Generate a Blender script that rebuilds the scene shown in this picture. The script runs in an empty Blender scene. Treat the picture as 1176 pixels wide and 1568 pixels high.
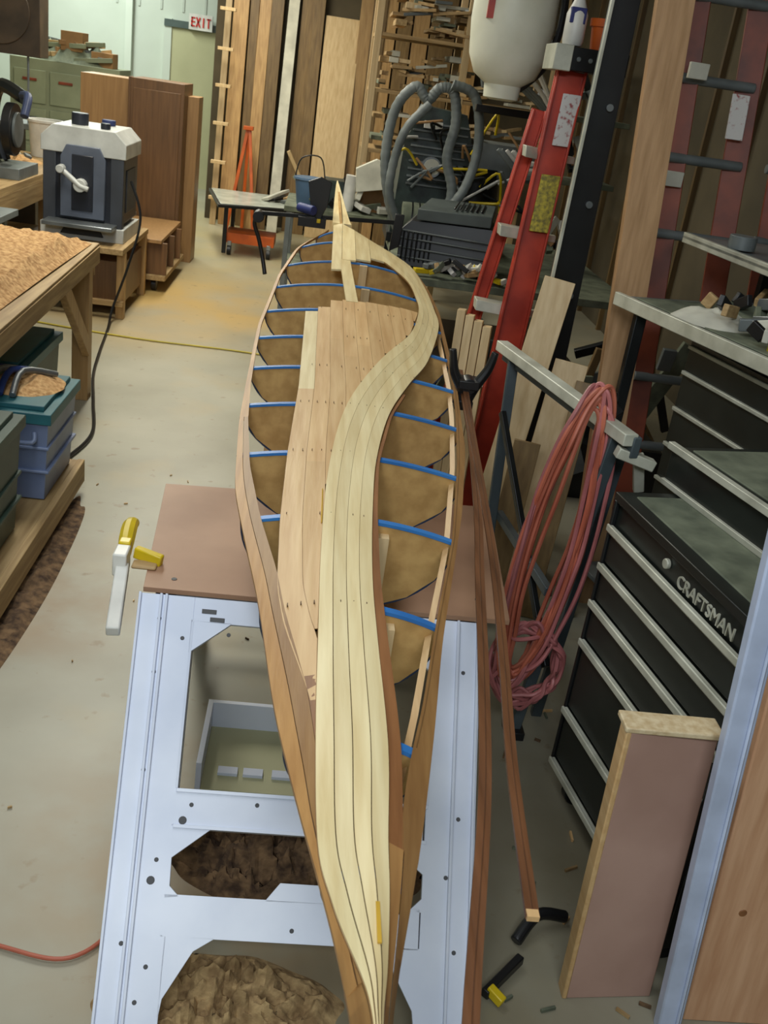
import bpy, bmesh, math, random
from mathutils import Vector, noise, Matrix
random.seed(7)
sc=bpy.context.scene
try: sc.view_settings.view_transform='Standard'
except Exception: pass
def lin(c):
    return tuple(((x/255)/12.92 if x/255<=.04045 else ((x/255+.055)/1.055)**2.4) for x in c)+(1,)
# ------------------------------------------------------------ materials
def M(name,col,col2=None,rough=.55,metal=0.,ns=(6,6,6),lo=.35,hi=.65,bump=0.,detail=5,trans=0.,tintamt=.22,coat=0.):
    m=bpy.data.materials.new(name); m.use_nodes=True; nt=m.node_tree; N=nt.nodes; L=nt.links
    b=N['Principled BSDF']; b.inputs['Roughness'].default_value=rough; b.inputs['Metallic'].default_value=metal
    if trans: b.inputs['Transmission Weight'].default_value=trans
    if coat: b.inputs['Coat Weight'].default_value=coat
    if col2 is None: col2=tuple(min(255,c*.86) for c in col)
    tc=N.new('ShaderNodeTexCoord'); mp=N.new('ShaderNodeMapping'); mp.inputs['Scale'].default_value=ns
    L.new(tc.outputs['Object'],mp.inputs[0])
    no=N.new('ShaderNodeTexNoise'); no.inputs['Scale'].default_value=1; no.inputs['Detail'].default_value=detail
    L.new(mp.outputs[0],no.inputs['Vector'])
    r=N.new('ShaderNodeValToRGB'); r.color_ramp.elements[0].position=lo; r.color_ramp.elements[1].position=hi
    r.color_ramp.elements[0].color=lin(col2); r.color_ramp.elements[1].color=lin(col)
    L.new(no.outputs['Fac'],r.inputs[0])
    at=N.new('ShaderNodeAttribute'); at.attribute_name='tint'
    ma=N.new('ShaderNodeMath'); ma.operation='MULTIPLY_ADD'; ma.inputs[1].default_value=tintamt; ma.inputs[2].default_value=1
    L.new(at.outputs['Fac'],ma.inputs[0])
    h=N.new('ShaderNodeHueSaturation'); L.new(ma.outputs[0],h.inputs['Value']); L.new(r.outputs[0],h.inputs['Color'])
    L.new(h.outputs[0],b.inputs['Base Color'])
    if bump:
        bn=N.new('ShaderNodeBump'); bn.inputs['Strength'].default_value=bump; bn.inputs['Distance'].default_value=.01
        L.new(no.outputs['Fac'],bn.inputs['Height']); L.new(bn.outputs[0],b.inputs['Normal'])
    return m
def W(name,c,c2,axis='y',rough=.5,bump=.15):
    s={'x':(3,45,45),'y':(45,3,45),'z':(45,45,3)}[axis]
    return M(name,c,c2,rough=rough,ns=s,lo=.3,hi=.7,bump=bump)
pine=W('pine_strip',(226,210,164),(206,184,134)); cedar=W('cedar_strip',(212,178,128),(190,150,100)); cedar_d=W('cedar_dark',(154,104,62),(122,78,44))
seam=W('glued_seam',(150,114,70),(124,90,50))
sheerw=W('sheer_cedar',(172,130,78),(142,100,56)); redced=W('red_cedar',(112,72,44),(82,50,28),rough=.4)
mdf=M('mdf',(192,154,94),(168,130,74),ns=(25,25,25),rough=.7)
bluet=M('blue_tape',(52,124,192),(40,106,174),rough=.45); dblue=M('navy_tape',(24,44,76),rough=.5)
dark=M('dark_seam',(90,66,44)); glue=M('glue',(214,170,60),rough=.3)
white=M('white_enamel',(222,228,242),(204,212,230),ns=(4,4,4),rough=.35); scuff=M('scuff',(70,70,72))
board=M('hardboard',(172,134,106),(152,114,88),ns=(3,3,3),rough=.55)
yel=M('yellow_plastic',(226,196,30),rough=.35); whp=M('white_plastic',(222,220,212),rough=.4); blk=M('black_plastic',(22,23,25),(14,14,16),rough=.4)
blks=M('black_steel',(30,32,33),(20,21,22),rough=.35,metal=.3)
steel=M('steel',(150,155,158),(120,125,128),rough=.35,metal=.7); galv=M('grey_paint',(118,124,124),(96,102,102),rough=.45,metal=.2)
legm=M('stand_leg_grey',(84,94,98),(66,76,80),rough=.45,metal=.2)
silver=M('silver_edge',(200,200,184),(168,168,152),ns=(10,10,10),rough=.4,metal=.15)
dusty=M('dusty_green',(112,118,98),(82,88,72),ns=(12,12,12),rough=.8)
woodz=W('lumber_tan',(190,154,102),(160,124,78),'z'); woodz2=W('lumber_brown',(134,108,66),(104,80,46),'z'); woodz3=W('lumber_pale',(214,188,144),(192,162,116),'z')
woody=W('bench_wood',(178,150,104),(140,112,72),'y',.65); woodx=W('bench_wood_x',(184,154,108),(146,116,74),'x',.65)
sawd=M('sawdust',(208,168,116),(160,118,72),ns=(45,45,45),rough=.95,bump=1.,detail=8)
shav=M('shavings',(128,100,70),(64,46,32),ns=(28,28,28),rough=.95,bump=1.,detail=8)
burl=M('burlap',(176,148,104),(126,100,66),ns=(30,30,30),rough=.95,bump=1.,detail=8)
cabw=W('cabinet_brown',(120,86,54),(98,70,44),'z',.45,.05); cabl=W('cabinet_tan',(168,130,84),(148,112,70),'z',.45,.05)
redp=M('red_fiberglass',(194,66,42),(156,46,30),ns=(6,6,6),rough=.4); redd=M('red_rail_worn',(146,66,38),(100,44,26),ns=(5,5,5),rough=.5)
orange=M('orange_paint',(214,100,30),(180,80,24),rough=.45)
tealm=M('teal_lid',(44,104,112),rough=.45); binb=M('bin_blue',(122,136,168),(108,122,154),rough=.4); bing=M('bin_green',(62,80,70),rough=.45)
plan_w=M('machine_grey',(200,202,198),rough=.4); plan_b=M('machine_black',(34,38,48),rough=.4)
grn=M('toolbox_black',(30,34,31),(20,24,22),rough=.35)
cord=M('orange_cord',(190,108,84),(164,84,62),rough=.5); cordp=M('pink_cord',(178,108,106),(150,86,86),rough=.5)
hose=M('grey_hose',(120,126,124),(92,98,96),rough=.5); jugm=M('jug_plastic',(226,226,208),(212,212,192),rough=.4)
pink=M('pink_board',(182,148,134),(164,130,116),ns=(3,3,3),rough=.6); poleb=M('blue_white_pole',(190,202,228),rough=.35)
paper=M('paper',(214,212,196),rough=.8); beige=M('beige_door',(178,176,138),(168,166,130),ns=(2,2,2),rough=.6)
teal=M('door_frame_teal',(72,88,84),rough=.5); darkgreen=M('engine_green',(50,64,58),(30,38,36),ns=(14,14,14),rough=.4)
lab=M('label_yellow',(200,180,60),(120,110,50),ns=(60,60,60)); labw=M('label_white',(214,210,206),(160,80,80),ns=(50,50,50),lo=.3,hi=.45)
offg=M('cabinet_greenish',(140,146,120),(122,128,104),ns=(3,3,3)); brownc=M('carton',(150,112,70),rough=.8)
# ------------------------------------------------------------ builder
def cat(pts,n=8,closed=False):
    P=[Vector(p) for p in pts]; out=[]; m=len(P)
    rng=range(m) if closed else range(m-1)
    for i in rng:
        if closed: a,b,c,d=P[i-1],P[i],P[(i+1)%m],P[(i+2)%m]
        else: a,b,c,d=P[max(i-1,0)],P[i],P[i+1],P[min(i+2,m-1)]
        for k in range(n):
            t=k/n; out.append(.5*((2*b)+(c-a)*t+(2*a-5*b+4*c-d)*t*t+(3*b-a-3*c+d)*t**3))
    if not closed: out.append(P[-1])
    return out
class B:
    def __init__(s,name): s.n=name; s.v=[];s.f=[];s.m=[];s.t=[];s.mats=[]
    def add(s,vs,fs,mat,tint=0.):
        if mat not in s.mats: s.mats.append(mat)
        i=s.mats.index(mat); o=len(s.v); s.v+= [tuple(v) for v in vs]
        for f in fs: s.f.append([o+k for k in f]); s.m.append(i); s.t.append(tint)
    def hexa(s,p,mat,tint=0.):
        s.add(p,[(0,1,2,3),(4,7,6,5),(0,4,5,1),(1,5,6,2),(2,6,7,3),(3,7,4,0)],mat,tint)
    def box(s,x0,x1,y0,y1,z0,z1,mat,tint=0.):
        s.hexa([(x0,y0,z0),(x1,y0,z0),(x1,y1,z0),(x0,y1,z0),(x0,y0,z1),(x1,y0,z1),(x1,y1,z1),(x0,y1,z1)],mat,tint)
    def beam(s,A,Bp,w,t,mat,side=(1,0,0),tint=0.):
        A=Vector(A);Bp=Vector(Bp);d=(Bp-A).normalized();sd=Vector(side);sd=(sd-d*sd.dot(d)).normalized();n=d.cross(sd)
        p=[]
        for q in (A,Bp):
            for a,b in ((-1,-1),(1,-1),(1,1),(-1,1)): p.append(q+sd*a*w/2+n*b*t/2)
        s.hexa(p,mat,tint)
    def tube(s,pts,r,mat,n=8,closed=False,tint=0.,rf=None):
        P=[Vector(p) for p in pts]; m=len(P); vs=[];fs=[]; up=None
        for i in range(m):
            if closed: d=(P[(i+1)%m]-P[i-1])
            else: d=P[min(i+1,m-1)]-P[max(i-1,0)]
            if d.length<1e-9: d=Vector((0,0,1))
            d.normalize()
            if up is None: up=d.orthogonal().normalized()
            up=(up-d*up.dot(d)); up=up.normalized() if up.length>1e-6 else d.orthogonal().normalized()
            q=d.cross(up); rr=rf(i/(m-1)) if rf else r
            for k in range(n):
                a=2*math.pi*k/n; vs.append(P[i]+up*math.cos(a)*rr+q*math.sin(a)*rr)
        for i in range(m if closed else m-1):
            j=(i+1)%m
            for k in range(n): fs.append((i*n+k,i*n+(k+1)%n,j*n+(k+1)%n,j*n+k))
        if not closed: fs.append(tuple(range(n))); fs.append(tuple((m-1)*n+k for k in range(n)))
        s.add(vs,fs,mat,tint)
    def cyl(s,A,Bp,r,mat,n=16,r2=None,tint=0.):
        r2=r if r2 is None else r2
        s.tube([A,Bp],r,mat,n,False,tint,rf=lambda t:r+(r2-r)*t)
    def lathe(s,c,prof,mat,n=28,sx=1,sy=1,tint=0.):
        vs=[];fs=[];m=len(prof)
        for r,z in prof:
            for k in range(n):
                a=2*math.pi*k/n; vs.append((c[0]+r*sx*math.cos(a),c[1]+r*sy*math.sin(a),c[2]+z))
        for i in range(m-1):
            for k in range(n): fs.append((i*n+k,i*n+(k+1)%n,(i+1)*n+(k+1)%n,(i+1)*n+k))
        fs.append(tuple(range(n))); fs.append(tuple((m-1)*n+k for k in range(n)))
        s.add(vs,fs,mat,tint)
    def prism(s,pts,vec,mat,tint=0.):
        P=[Vector(p) for p in pts]; n=len(P); V=Vector(vec)
        s.add(P+[p+V for p in P],[tuple(range(n)),tuple(range(2*n-1,n-1,-1))]+[(i,(i+1)%n,n+(i+1)%n,n+i) for i in range(n)],mat,tint)
    def rows(s,A,Bq,th,mat,tint=0.):
        n=len(A); vs=[]; dz=Vector((0,0,th))
        for a,b in zip(A,Bq): vs+= [Vector(a),Vector(b),Vector(b)-dz,Vector(a)-dz]
        fs=[]
        for i in range(n-1):
            o=4*i
            for k in range(4): fs.append((o+k,o+(k+1)%4,o+4+(k+1)%4,o+4+k))
        fs+=[(0,1,2,3),(4*n-4,4*n-1,4*n-2,4*n-3)]
        s.add(vs,fs,mat,tint)
    def mound(s,cx,cy,rx,ry,h,z0,mat,seed=0,n=26,rough=.35,fr=9):
        vs=[];fs=[]
        for i in range(n+1):
            for j in range(n+1):
                u=-1+2*i/n; v=-1+2*j/n; uu=u*math.sqrt(1-v*v/2); vv=v*math.sqrt(1-u*u/2); d=min(1,math.hypot(uu,vv))
                no=noise.noise(Vector((uu*rx*fr+seed,vv*ry*fr,seed)))+.5*noise.noise(Vector((uu*rx*fr*3,vv*ry*fr*3,seed)))
                hh=h*(1-d*d)*(1+rough*2*no)
                vs.append((cx+uu*rx*(1+.12*noise.noise(Vector((uu*2,vv*2,seed+3)))),cy+vv*ry*(1+.12*noise.noise(Vector((uu*2,vv*2,seed+9)))),z0+max(0,hh)))
        for i in range(n):
            for j in range(n): a=i*(n+1)+j; fs.append((a,a+1,a+n+2,a+n+1))
        s.add(vs,fs,mat)
    def done(s,bevel=0.,ang=35,parent=None,rc=True):
        me=bpy.data.meshes.new(s.n); me.from_pydata(s.v,[],s.f)
        for m in s.mats: me.materials.append(m)
        me.polygons.foreach_set('material_index',s.m)
        at=me.attributes.new('tint','FLOAT','FACE'); at.data.foreach_set('value',s.t)
        if rc:
            bm=bmesh.new(); bm.from_mesh(me); bmesh.ops.recalc_face_normals(bm,faces=bm.faces); bm.to_mesh(me); bm.free()
        me.polygons.foreach_set('use_smooth',[True]*len(me.polygons))
        me.set_sharp_from_angle(angle=math.radians(ang))
        o=bpy.data.objects.new(s.n,me); sc.collection.objects.link(o)
        if bevel:
            bv=o.modifiers.new('bevel','BEVEL'); bv.width=bevel; bv.segments=2; bv.limit_method='ANGLE'; bv.angle_limit=math.radians(40)
        if parent: o.parent=parent
        return o
rt=lambda: random.uniform(-1,1)
def tab(T):
    T=sorted(T)
    def f(y):
        if y<=T[0][0]: return T[0][1]
        if y>=T[-1][0]: return T[-1][1]
        for (a,b),(c,d) in zip(T,T[1:]):
            if a<=y<=c: return b+(d-b)*(y-a)/(c-a)
    return f
def sm(f,w=.09):
    def g(y): return (f(y-w)+2*f(y-w/2)+3*f(y)+2*f(y+w/2)+f(y+w))/9
    return g
# ------------------------------------------------------------ room
XL,XR,YB,YN,H=-5.2,2.7,15.5,-1.6,3.6
def floor_mat():
    m=M('concrete_floor',(166,162,144),(142,138,120),ns=(1.6,1.6,1.6),rough=.42,lo=.3,hi=.7)
    nt=m.node_tree;N=nt.nodes;L=nt.links; b=N['Principled BSDF']; src=b.inputs['Base Color'].links[0].from_socket
    tc=N.new('ShaderNodeTexCoord')
    def blot(scale,lo,hi,col,prev,loc=None,rad=None,amt=1.):
        n=N.new('ShaderNodeTexNoise'); n.inputs['Scale'].default_value=scale; n.inputs['Detail'].default_value=7; L.new(tc.outputs['Object'],n.inputs['Vector'])
        r=N.new('ShaderNodeMapRange'); r.inputs['From Min'].default_value=lo; r.inputs['From Max'].default_value=hi; r.inputs['To Max'].default_value=amt; L.new(n.outputs['Fac'],r.inputs[0])
        fac=r.outputs[0]
        if loc:
            vm=N.new('ShaderNodeVectorMath'); vm.operation='DISTANCE'; vm.inputs[1].default_value=loc; L.new(tc.outputs['Object'],vm.inputs[0])
            r2=N.new('ShaderNodeMapRange'); r2.inputs['From Min'].default_value=rad; r2.inputs['From Max'].default_value=rad*.3; L.new(vm.outputs['Value'],r2.inputs[0])
            mm=N.new('ShaderNodeMath'); mm.operation='MULTIPLY'; L.new(fac,mm.inputs[0]); L.new(r2.outputs[0],mm.inputs[1]); fac=mm.outputs[0]
        mx=N.new('ShaderNodeMixRGB'); L.new(fac,mx.inputs[0]); L.new(prev,mx.inputs[1]); mx.inputs[2].default_value=lin(col)
        return mx.outputs[0]
    s=blot(2.2,.55,.8,(172,152,112),src,amt=.6)
    s=blot(1.2,.3,.6,(186,156,98),s,(-1.0,8.2,0),1.9)
    s=blot(1.5,.2,.6,(180,164,118),s,(-1.2,11.5,0),3.2,amt=.7)
    s=blot(3,.35,.6,(140,112,78),s,(-.95,3.2,0),.6,amt=.8)
    s=blot(14,.64,.72,(124,104,76),s,amt=.6)
    s=blot(1.0,.3,.55,(124,116,94),s,(.9,1.6,0),1.6)
    s=blot(5,.3,.6,(146,122,88),s,(-.1,2.0,0),.7,amt=.8)
    L.new(s,b.inputs['Base Color']); return m
g=B('floor'); g.box(XL,XR,YN,YB,-.1,0,floor_mat()); g.done()
wallw=M('wall_white_green',(196,204,192),(184,192,180),ns=(1,1,1),rough=.7); wallt=M('wall_tan',(86,76,56),(66,58,42),ns=(2,2,2),rough=.8)
g=B('wall_back'); g.box(XL,XR,YB,YB+.1,0,H,wallw)
for i in range(26): g.box(XL+i*.3,XL+i*.3+.03,YB-.012,YB,2.3,H,wallw,-.6)
g.done()
g=B('wall_left'); g.box(XL-.1,XL,YN,YB,0,H,wallw); g.done()
g=B('wall_right'); g.box(XR,XR+.1,YN,YB,0,H,wallt)
for i in range(20): g.box(XR-.04,XR,YN+.3+i*.8,YN+.34+i*.8,0,H,woodz2,rt()-1.5)
g.done()
g=B('wall_front'); g.box(XL,XR,YN-.1,YN,0,H,wallw); g.done()
g=B('ceiling'); g.box(XL,XR,YN,YB,H,H+.1,M('ceiling_paint',(190,190,180))); g.done()
g=B('wall_partition'); g.box(-1.42,XR,12.75,12.87,0,H,wallt); g.done()
g=B('door_1'); g.box(-2.32,-1.63,15.43,15.495,0,2.1,beige); g.box(-2.42,-2.32,15.41,15.495,0,2.2,wallw); g.box(-2.42,-1.5,15.39,15.495,2.1,2.19,teal); g.box(-1.63,-1.55,15.41,15.495,0,2.1,teal); g.cyl((-2.22,15.43,1),(-2.22,15.36,1),.03,steel); g.done()
g=B('trim_1'); g.box(-2.95,-2.86,15.4,15.5,0,H,wallw,.5); g.done()
g=B('exit_sign'); g.box(-2.08,-1.76,15.34,15.39,2.1,2.3,whp)
redm=M('exit_red',(210,40,30)); 
for k,(x) in enumerate((-2.05,-1.98,-1.91,-1.84)):
    z0,z1=2.14,2.26
    if k==0:
        g.box(x,x+.018,15.33,15.345,z0,z1,redm); [g.box(x,x+.05,15.33,15.345,z,z+.018,redm) for z in (z0,2.192,z1-.018)]
    elif k==1:
        g.beam((x,15.337,z0),(x+.05,15.337,z1),.018,.014,redm); g.beam((x+.05,15.337,z0),(x,15.337,z1),.018,.014,redm)
    elif k==2: g.box(x+.018,x+.036,15.33,15.345,z0,z1,redm)
    else: g.box(x+.018,x+.036,15.33,15.345,z0,z1,redm); g.box(x,x+.055,15.33,15.345,z1-.018,z1,redm)
g.done()
# ------------------------------------------------------------ kayak
LT=sm(tab([(.5,.150),(.72,.13),(.88,.10),(1.04,.06),(1.27,.01),(1.61,-.04),(1.88,-.09),(2.11,-.13),(2.55,-.16),(2.9,-.17),(3.31,-.18),(3.64,-.186),(4.06,-.172),(4.46,-.159),(4.97,-.105),(5.2,-.04),(5.45,.05)]))
RT=sm(tab([(.5,.156),(.72,.163),(.82,.18),(.91,.20),(1.08,.23),(1.27,.26),(1.52,.295),(1.77,.34),(2.11,.40),(2.55,.46),(2.84,.48),(3.18,.505),(3.66,.522),(4.13,.536),(4.5,.52),(4.88,.47),(5.1,.38),(5.2,.33),(5.45,.17)]))
ZC=sm(tab([(.5,1.0),(1.0,1.02),(1.5,1.03),(3.3,1.035),(4,1.06),(4.5,1.09),(5,1.13),(5.5,1.16),(6.2,1.29)]))
def zs(y): return ZC(y)-.035-.02*max(0,min(1,(y-3.3)/1.5))
def dz(x,y):
    l,r=LT(y),RT(y); c=(l+r)/2; hb=max(.004,(r-l)/2); u=max(-1,min(1,(x-c)/hb)); return zs(y)+(ZC(y)-zs(y))*(1-u*u)
def fr(a,b,n): return [a+(b-a)*i/n for i in range(n+1)]
K=B('cedar_strip_kayak')
def ystrip(fa,fb,y0,y1,mat,n=1,th=.007,tint=None,seg=40,off=0.):
    ys=fr(y0,y1,seg)
    for k in range(n):
        a0,a1=k/n,(k+1)/n; A=[];Bq=[]
        for y in ys:
            xa,xb=fa(y),fb(y); w=xb-xa; g_=min(.0006,abs(w)*.08)
            p=xa+w*a0+(g_ if n>1 else 0); q=xa+w*a1-(g_ if n>1 else 0)
            A.append((p,y,dz(p,y)+off)); Bq.append((q,y,dz(q,y)+off))
        K.rows(A,Bq,th,mat,rt() if tint is None else tint)
Lin=sm(tab([(.75,.142),(.82,.135),(.90,.11),(1.03,.085),(1.14,.078),(1.31,.058),(1.38,.045),(1.56,.01),(1.70,-.01),(1.95,-.06),(2.24,-.105),(2.6,-.138),(2.9,-.155),(3.3,-.168),(3.64,-.174),(4.06,-.160),(4.46,-.146),(4.97,-.09),(5.2,-.025),(5.45,.06)]),.05)
Rin=sm(tab([(.97,.188),(1.05,.192),(1.17,.212),(1.30,.240),(1.56,.285),(1.96,.36),(2.44,.425),(2.84,.466),(3.18,.492),(3.66,.510),(4.13,.524),(4.5,.508),(4.88,.458),(5.1,.368),(5.2,.318),(5.45,.158)]),.05)
SLp=[(.145,.68),(.14,.74),(.13,.79),(.10,.90),(.08,1.0),(.072,1.2),(.07,1.43),(.07,1.80),(.08,2.18),(.11,2.56),(.16,2.87),(.26,3.28),(.376,3.65),(.435,4.03),(.438,4.25),(.42,4.49),(.36,4.66),(.31,4.75)]
SRp=[(.150,.68),(.155,.74),(.162,.80),(.168,.90),(.17,.99),(.178,1.18),(.172,1.45),(.17,1.68),(.18,1.98),(.20,2.30),(.25,2.67),(.33,3.01),(.42,3.35),(.508,3.88),(.512,4.15),(.50,4.5),(.455,4.88),(.33,5.16)]
SLf=sm(tab([(y,x) for x,y in SLp[:14]]),.06); SRf=sm(tab([(y,x) for x,y in SRp[:14]]),.05)
ystrip(LT,Lin,.78,2.6,sheerw,n=2); ystrip(LT,Lin,2.6,5.42,sheerw,n=1,th=.012)
ystrip(LT,lambda y:LT(y)+.02,.5,.79,sheerw)
ystrip(Lin,SLf,.80,1.345,cedar_d,n=1)
ystrip(Rin,RT,.985,2.6,sheerw,n=1,th=.012); ystrip(Rin,RT,2.6,5.42,sheerw,n=1,th=.012)
ystrip(lambda y:Rin(y)+.004,lambda y:Rin(y)+.0055,1.2,5.0,seam,n=1,th=.002,off=.0012,tint=-1)
# lower sheer batten running just inside, a strip depth down
ys=fr(1.0,5.0,50); K.rows([(Rin(y)-.016,y,zs(y)-.022) for y in ys],[(Rin(y)-.004,y,zs(y)-.014) for y in ys],.006,cedar,-.3)
ystrip(SRf,RT,.72,.985,sheerw,n=2)
ystrip(lambda y:(LT(y)+RT(y))/2,RT,.5,.72,sheerw); ystrip(LT,lambda y:(LT(y)+RT(y))/2,.5,.72,sheerw)
ystrip(SRf,lambda y:SRf(y)+.008+.013*max(0,min(1,(2.2-y)/.9)),.985,2.9,cedar_d,n=1)
# S shaped centre strips
sl=cat([(x,y,0) for x,y in SLp],6); sr=cat([(x,y,0) for x,y in SRp],6)
K.rows([(a.x,a.y,dz(a.x,a.y)+.0022) for a in sl],[(b.x,b.y,dz(b.x,b.y)+.0022) for b in sr],.006,seam)
ns=4
for k in range(ns):
    A=[];Bq=[]
    for a,b in zip(sl,sr):
        w=b-a; gp=min(.0007,w.length*.05); d=w.normalized() if w.length>1e-6 else Vector((1,0,0))
        p=a+w*(k/ns)+d*gp; q=a+w*((k+1)/ns)-d*gp
        A.append((p.x,p.y,dz(p.x,p.y)+.004)); Bq.append((q.x,q.y,dz(q.x,q.y)+.004))
    K.rows(A,Bq,.003,pine,[.25,-.1,.3,0][k])
# left centre cedar set
xl=sm(tab([(1.27,.066),(1.36,.045),(1.51,.01),(1.64,-.008),(1.93,-.018),(2.32,-.02),(2.87,-.012),(3.8,-.02)]),.04)
w=.047
for k in range(10):
    yt=[3.79,3.86,3.97,3.99,3.99,4.0,4.0,4.01,4.02,4.02][k]
    ys=[y for y in fr(1.28,yt,90) if SLf(y)-(xl(y)+k*w)>.003]
    if len(ys)<3: continue
    A=[];Bq=[];A2=[];B2=[]
    for y in ys:
        p=xl(y)+k*w+.0005; q=min(p+w-.001,SLf(y)-.0005); A.append((p,y,dz(p,y))); Bq.append((q,y,dz(q,y)))
        A2.append((p-.0006,y,dz(p,y)-.0015)); B2.append((q+.0006,y,dz(q,y)-.0015))
    n0=len(ys)
    cuts=[int(n0*(.62 if k==0 else .7))] if (k in(0,2) and n0>30) else ([int(n0*random.uniform(.3,.7))] if n0>30 else [])
    prev=0
    for c_ in cuts+[n0-1]:
        if c_-prev<2: continue
        last=c_==n0-1 and prev>0
        K.rows(A[prev:c_+1],Bq[prev:c_+1],.0065,pine if (k==0 and last) else cedar,([.0,.05,-.1,.1,.3,.1,.2,.35,.2,.3][k]+rt()*.12+(.35 if last else 0)) if not(k==0 and last) else 0.); prev=c_
    K.rows(A2,B2,.005,seam)
for x0,x1,yn in((.07,.115,4.47),(.117,.18,4.65),(.182,.25,4.68),(.252,.33,4.74)):
    f=lambda x:5.45-(x-.07)*1.1
    n=8;A=[];Bq=[]
    for i in range(n+1):
        ya=yn+(f(x0)-yn)*i/n; yb=yn+(f(x1)-yn)*i/n
        A.append((x0,ya,dz(x0,ya)+.004)); Bq.append((x1,yb,dz(x1,yb)+.004))
    K.rows(A,Bq,.008,pine,rt()*.4)
n=8; A=[(.107+(.135-.107)*i/n,4.66-.69*i/n,dz(.12,4.66-.69*i/n)+.003) for i in range(n+1)]; Bq=[(a[0]+.048,a[1],a[2]) for a in A]; K.rows(A,Bq,.008,pine,.2)
ST=[.93,1.19,1.57,1.95,2.33,2.72,3.1,3.47,3.85,4.25,4.65,5.02,5.27]
for y in ST:
    l,r=LT(y)+.004,RT(y)-.004; c=(l+r)/2; hb=(r-l)/2; k=min(1,hb/.2); n=18
    top=[(l+(r-l)*i/n,y,dz(l+(r-l)*i/n,y)-.008) for i in range(n+1)]
    zz=zs(y)
    hull=[(c+hb*.97,zz-.05*k),(c+hb*.86,zz-.10*k),(c+hb*.62,zz-.15*k),(c+hb*.3,zz-.18*k),(c,zz-.19*k),(c-hb*.3,zz-.18*k),(c-hb*.62,zz-.15*k),(c-hb*.86,zz-.10*k),(c-hb*.97,zz-.05*k)]
    hp=[(x,y,z) for x,z in hull]
    K.prism(top+hp,(0,.012,0),mdf,rt()*.4)
    tp=[(x,y-.003,z+.0015) for x,_,z in top]; tq=[(x,y+.015,z+.0015) for x,_,z in top]; K.rows(tp,tq,.007,bluet)
    edge=cat([top[-1]]+hp+[top[0]],3)
    K.tube([(v.x,v.y+.004,v.z) for v in edge],.0045,dblue,5)
    if y>1.5: K.box(c+.02,c+.055,y-.03,y,zz-.15,dz(c,y)-.012,woodz3,rt())
    if 1.5<y<2.1: K.box(SRf(y)+.015,SRf(y)+.04,y-.025,y,zz-.13,zz+.0,woodz3,.2)
K.box(.10,.20,1.55,5.3,.72,.84,woody); 
K.box(.02,.30,1.9,1.98,.716,.74,woodx); 
for y in ST[2:9]:
    x=xl(y)+.012; e=SRf(y)
    while x<e:
        if random.random()<.7: K.box(x,x+.0016,y-.004+rt()*.004,y+.0,dz(x,y)+.0,dz(x,y)+.0048,dark)
        x+=.0235
K.box(.149,.154,.82,.88,dz(.15,.85)+.003,dz(.15,.85)+.0055,glue); K.box(.068,.0705,1.9,2.08,dz(.06,2)+.001,dz(.06,2)+.004,glue)
n=10;A=[];Bq=[]
for i in range(n+1):
    t=i/n; y=5.42+.78*t; xc=.114+(.074-.114)*t; hw=.047*(1-t)**.8+.002; z=1.155+.135*t**1.3
    A.append((xc-hw,y,z)); Bq.append((xc+hw,y,z))
K.rows(A,Bq,.02,pine,.5)
K.prism([(.108,5.3,1.14),(.075,6.18,1.275),(.085,5.9,1.1),(.10,5.5,.93),(.10,5.2,.86)],(.012,0,0),mdf)
K.done(ang=30)
g=B('loose_cedar_strips')
pa=cat([(.535,3.35,1.0),(.495,2.7,.985),(.455,2.2,.96),(.42,1.89,.95),(.375,1.5,.95),(.33,1.16,.95),(.262,.78,.95),(.22,.5,.95)],6)
pb=cat([(.53,3.2,1.012),(.50,2.7,.99),(.475,2.2,.965),(.455,1.89,.95),(.42,1.55,.95),(.385,1.24,.95),(.362,.94,.95)],6)
for P,h,m in((pa,.010,redced),(pb,.009,redced),):
    A=[(p.x-h,p.y,p.z+.004) for p in P]; Bq=[(p.x+h,p.y,p.z+.004) for p in P]; g.rows(A,Bq,.007,m,rt()*.3)
    A=[(p.x+h*.0,p.y,p.z+.0048) for p in P]; Bq=[(p.x+h*.16,p.y,p.z+.0048) for p in P]; g.rows(A,Bq,.003,m,-1.6)
g.box(.354,.370,.935,.948,.948,.956,cedar); g.done()
# ------------------------------------------------------------ white steel stand
F0=Vector((-.29,1.51,.10)); e1=Vector((.79,.01,0)); 
def P(u,v,n_=0):
    b=F0+e1*u; t=Vector((-.04+.04*u*1.0,.605,.6)); return b+t*v+Vector((0,-.7,.7))*n_
g=B('white_steel_stand')
def pan(poly,th=.012,mat=white,n0=0,t=0.): g.prism([P(u,v,n0) for u,v in poly],Vector((0,.7,-.7))*th,mat,t)
vb=-.16
pan([(0,vb),(.165,vb),(.165,.14),(.155,.475),(.155,1),(0,1)])
pan([(.85,vb),(1,vb),(1,1),(.86,1)])
pan([(.155,.93),(.86,.93),(.86,1),(.155,1)])
pan([(.15,.385),(.85,.385),(.85,.475),(.15,.475)]); pan([(.15,.12),(.85,.12),(.85,.22),(.15,.22)])
for a in(0,1):
    f=(lambda u:u) if a==0 else (lambda u:1.01-u)
    pan([(f(.15),.84),(f(.27),.935),(f(.15),.935)])
    pan([(f(.15),.30),(f(.27),.39),(f(.15),.39)])
    pan([(f(.15),.21),(f(.19),.215),(f(.15),.25)])
    pan([(f(.15),vb),(f(.15),.125),(f(.30),.125),(f(.24),.09),(f(.17),-.02)])
pan([(.42,.215),(.46,.262),(.6,.262),(.6,.215)],mat=white)
for u in(.0,.06,.075,.99,.93): g.beam(P(u,vb,.004),P(u,1,.004),.006,.012,white,tint=-.3)
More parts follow.
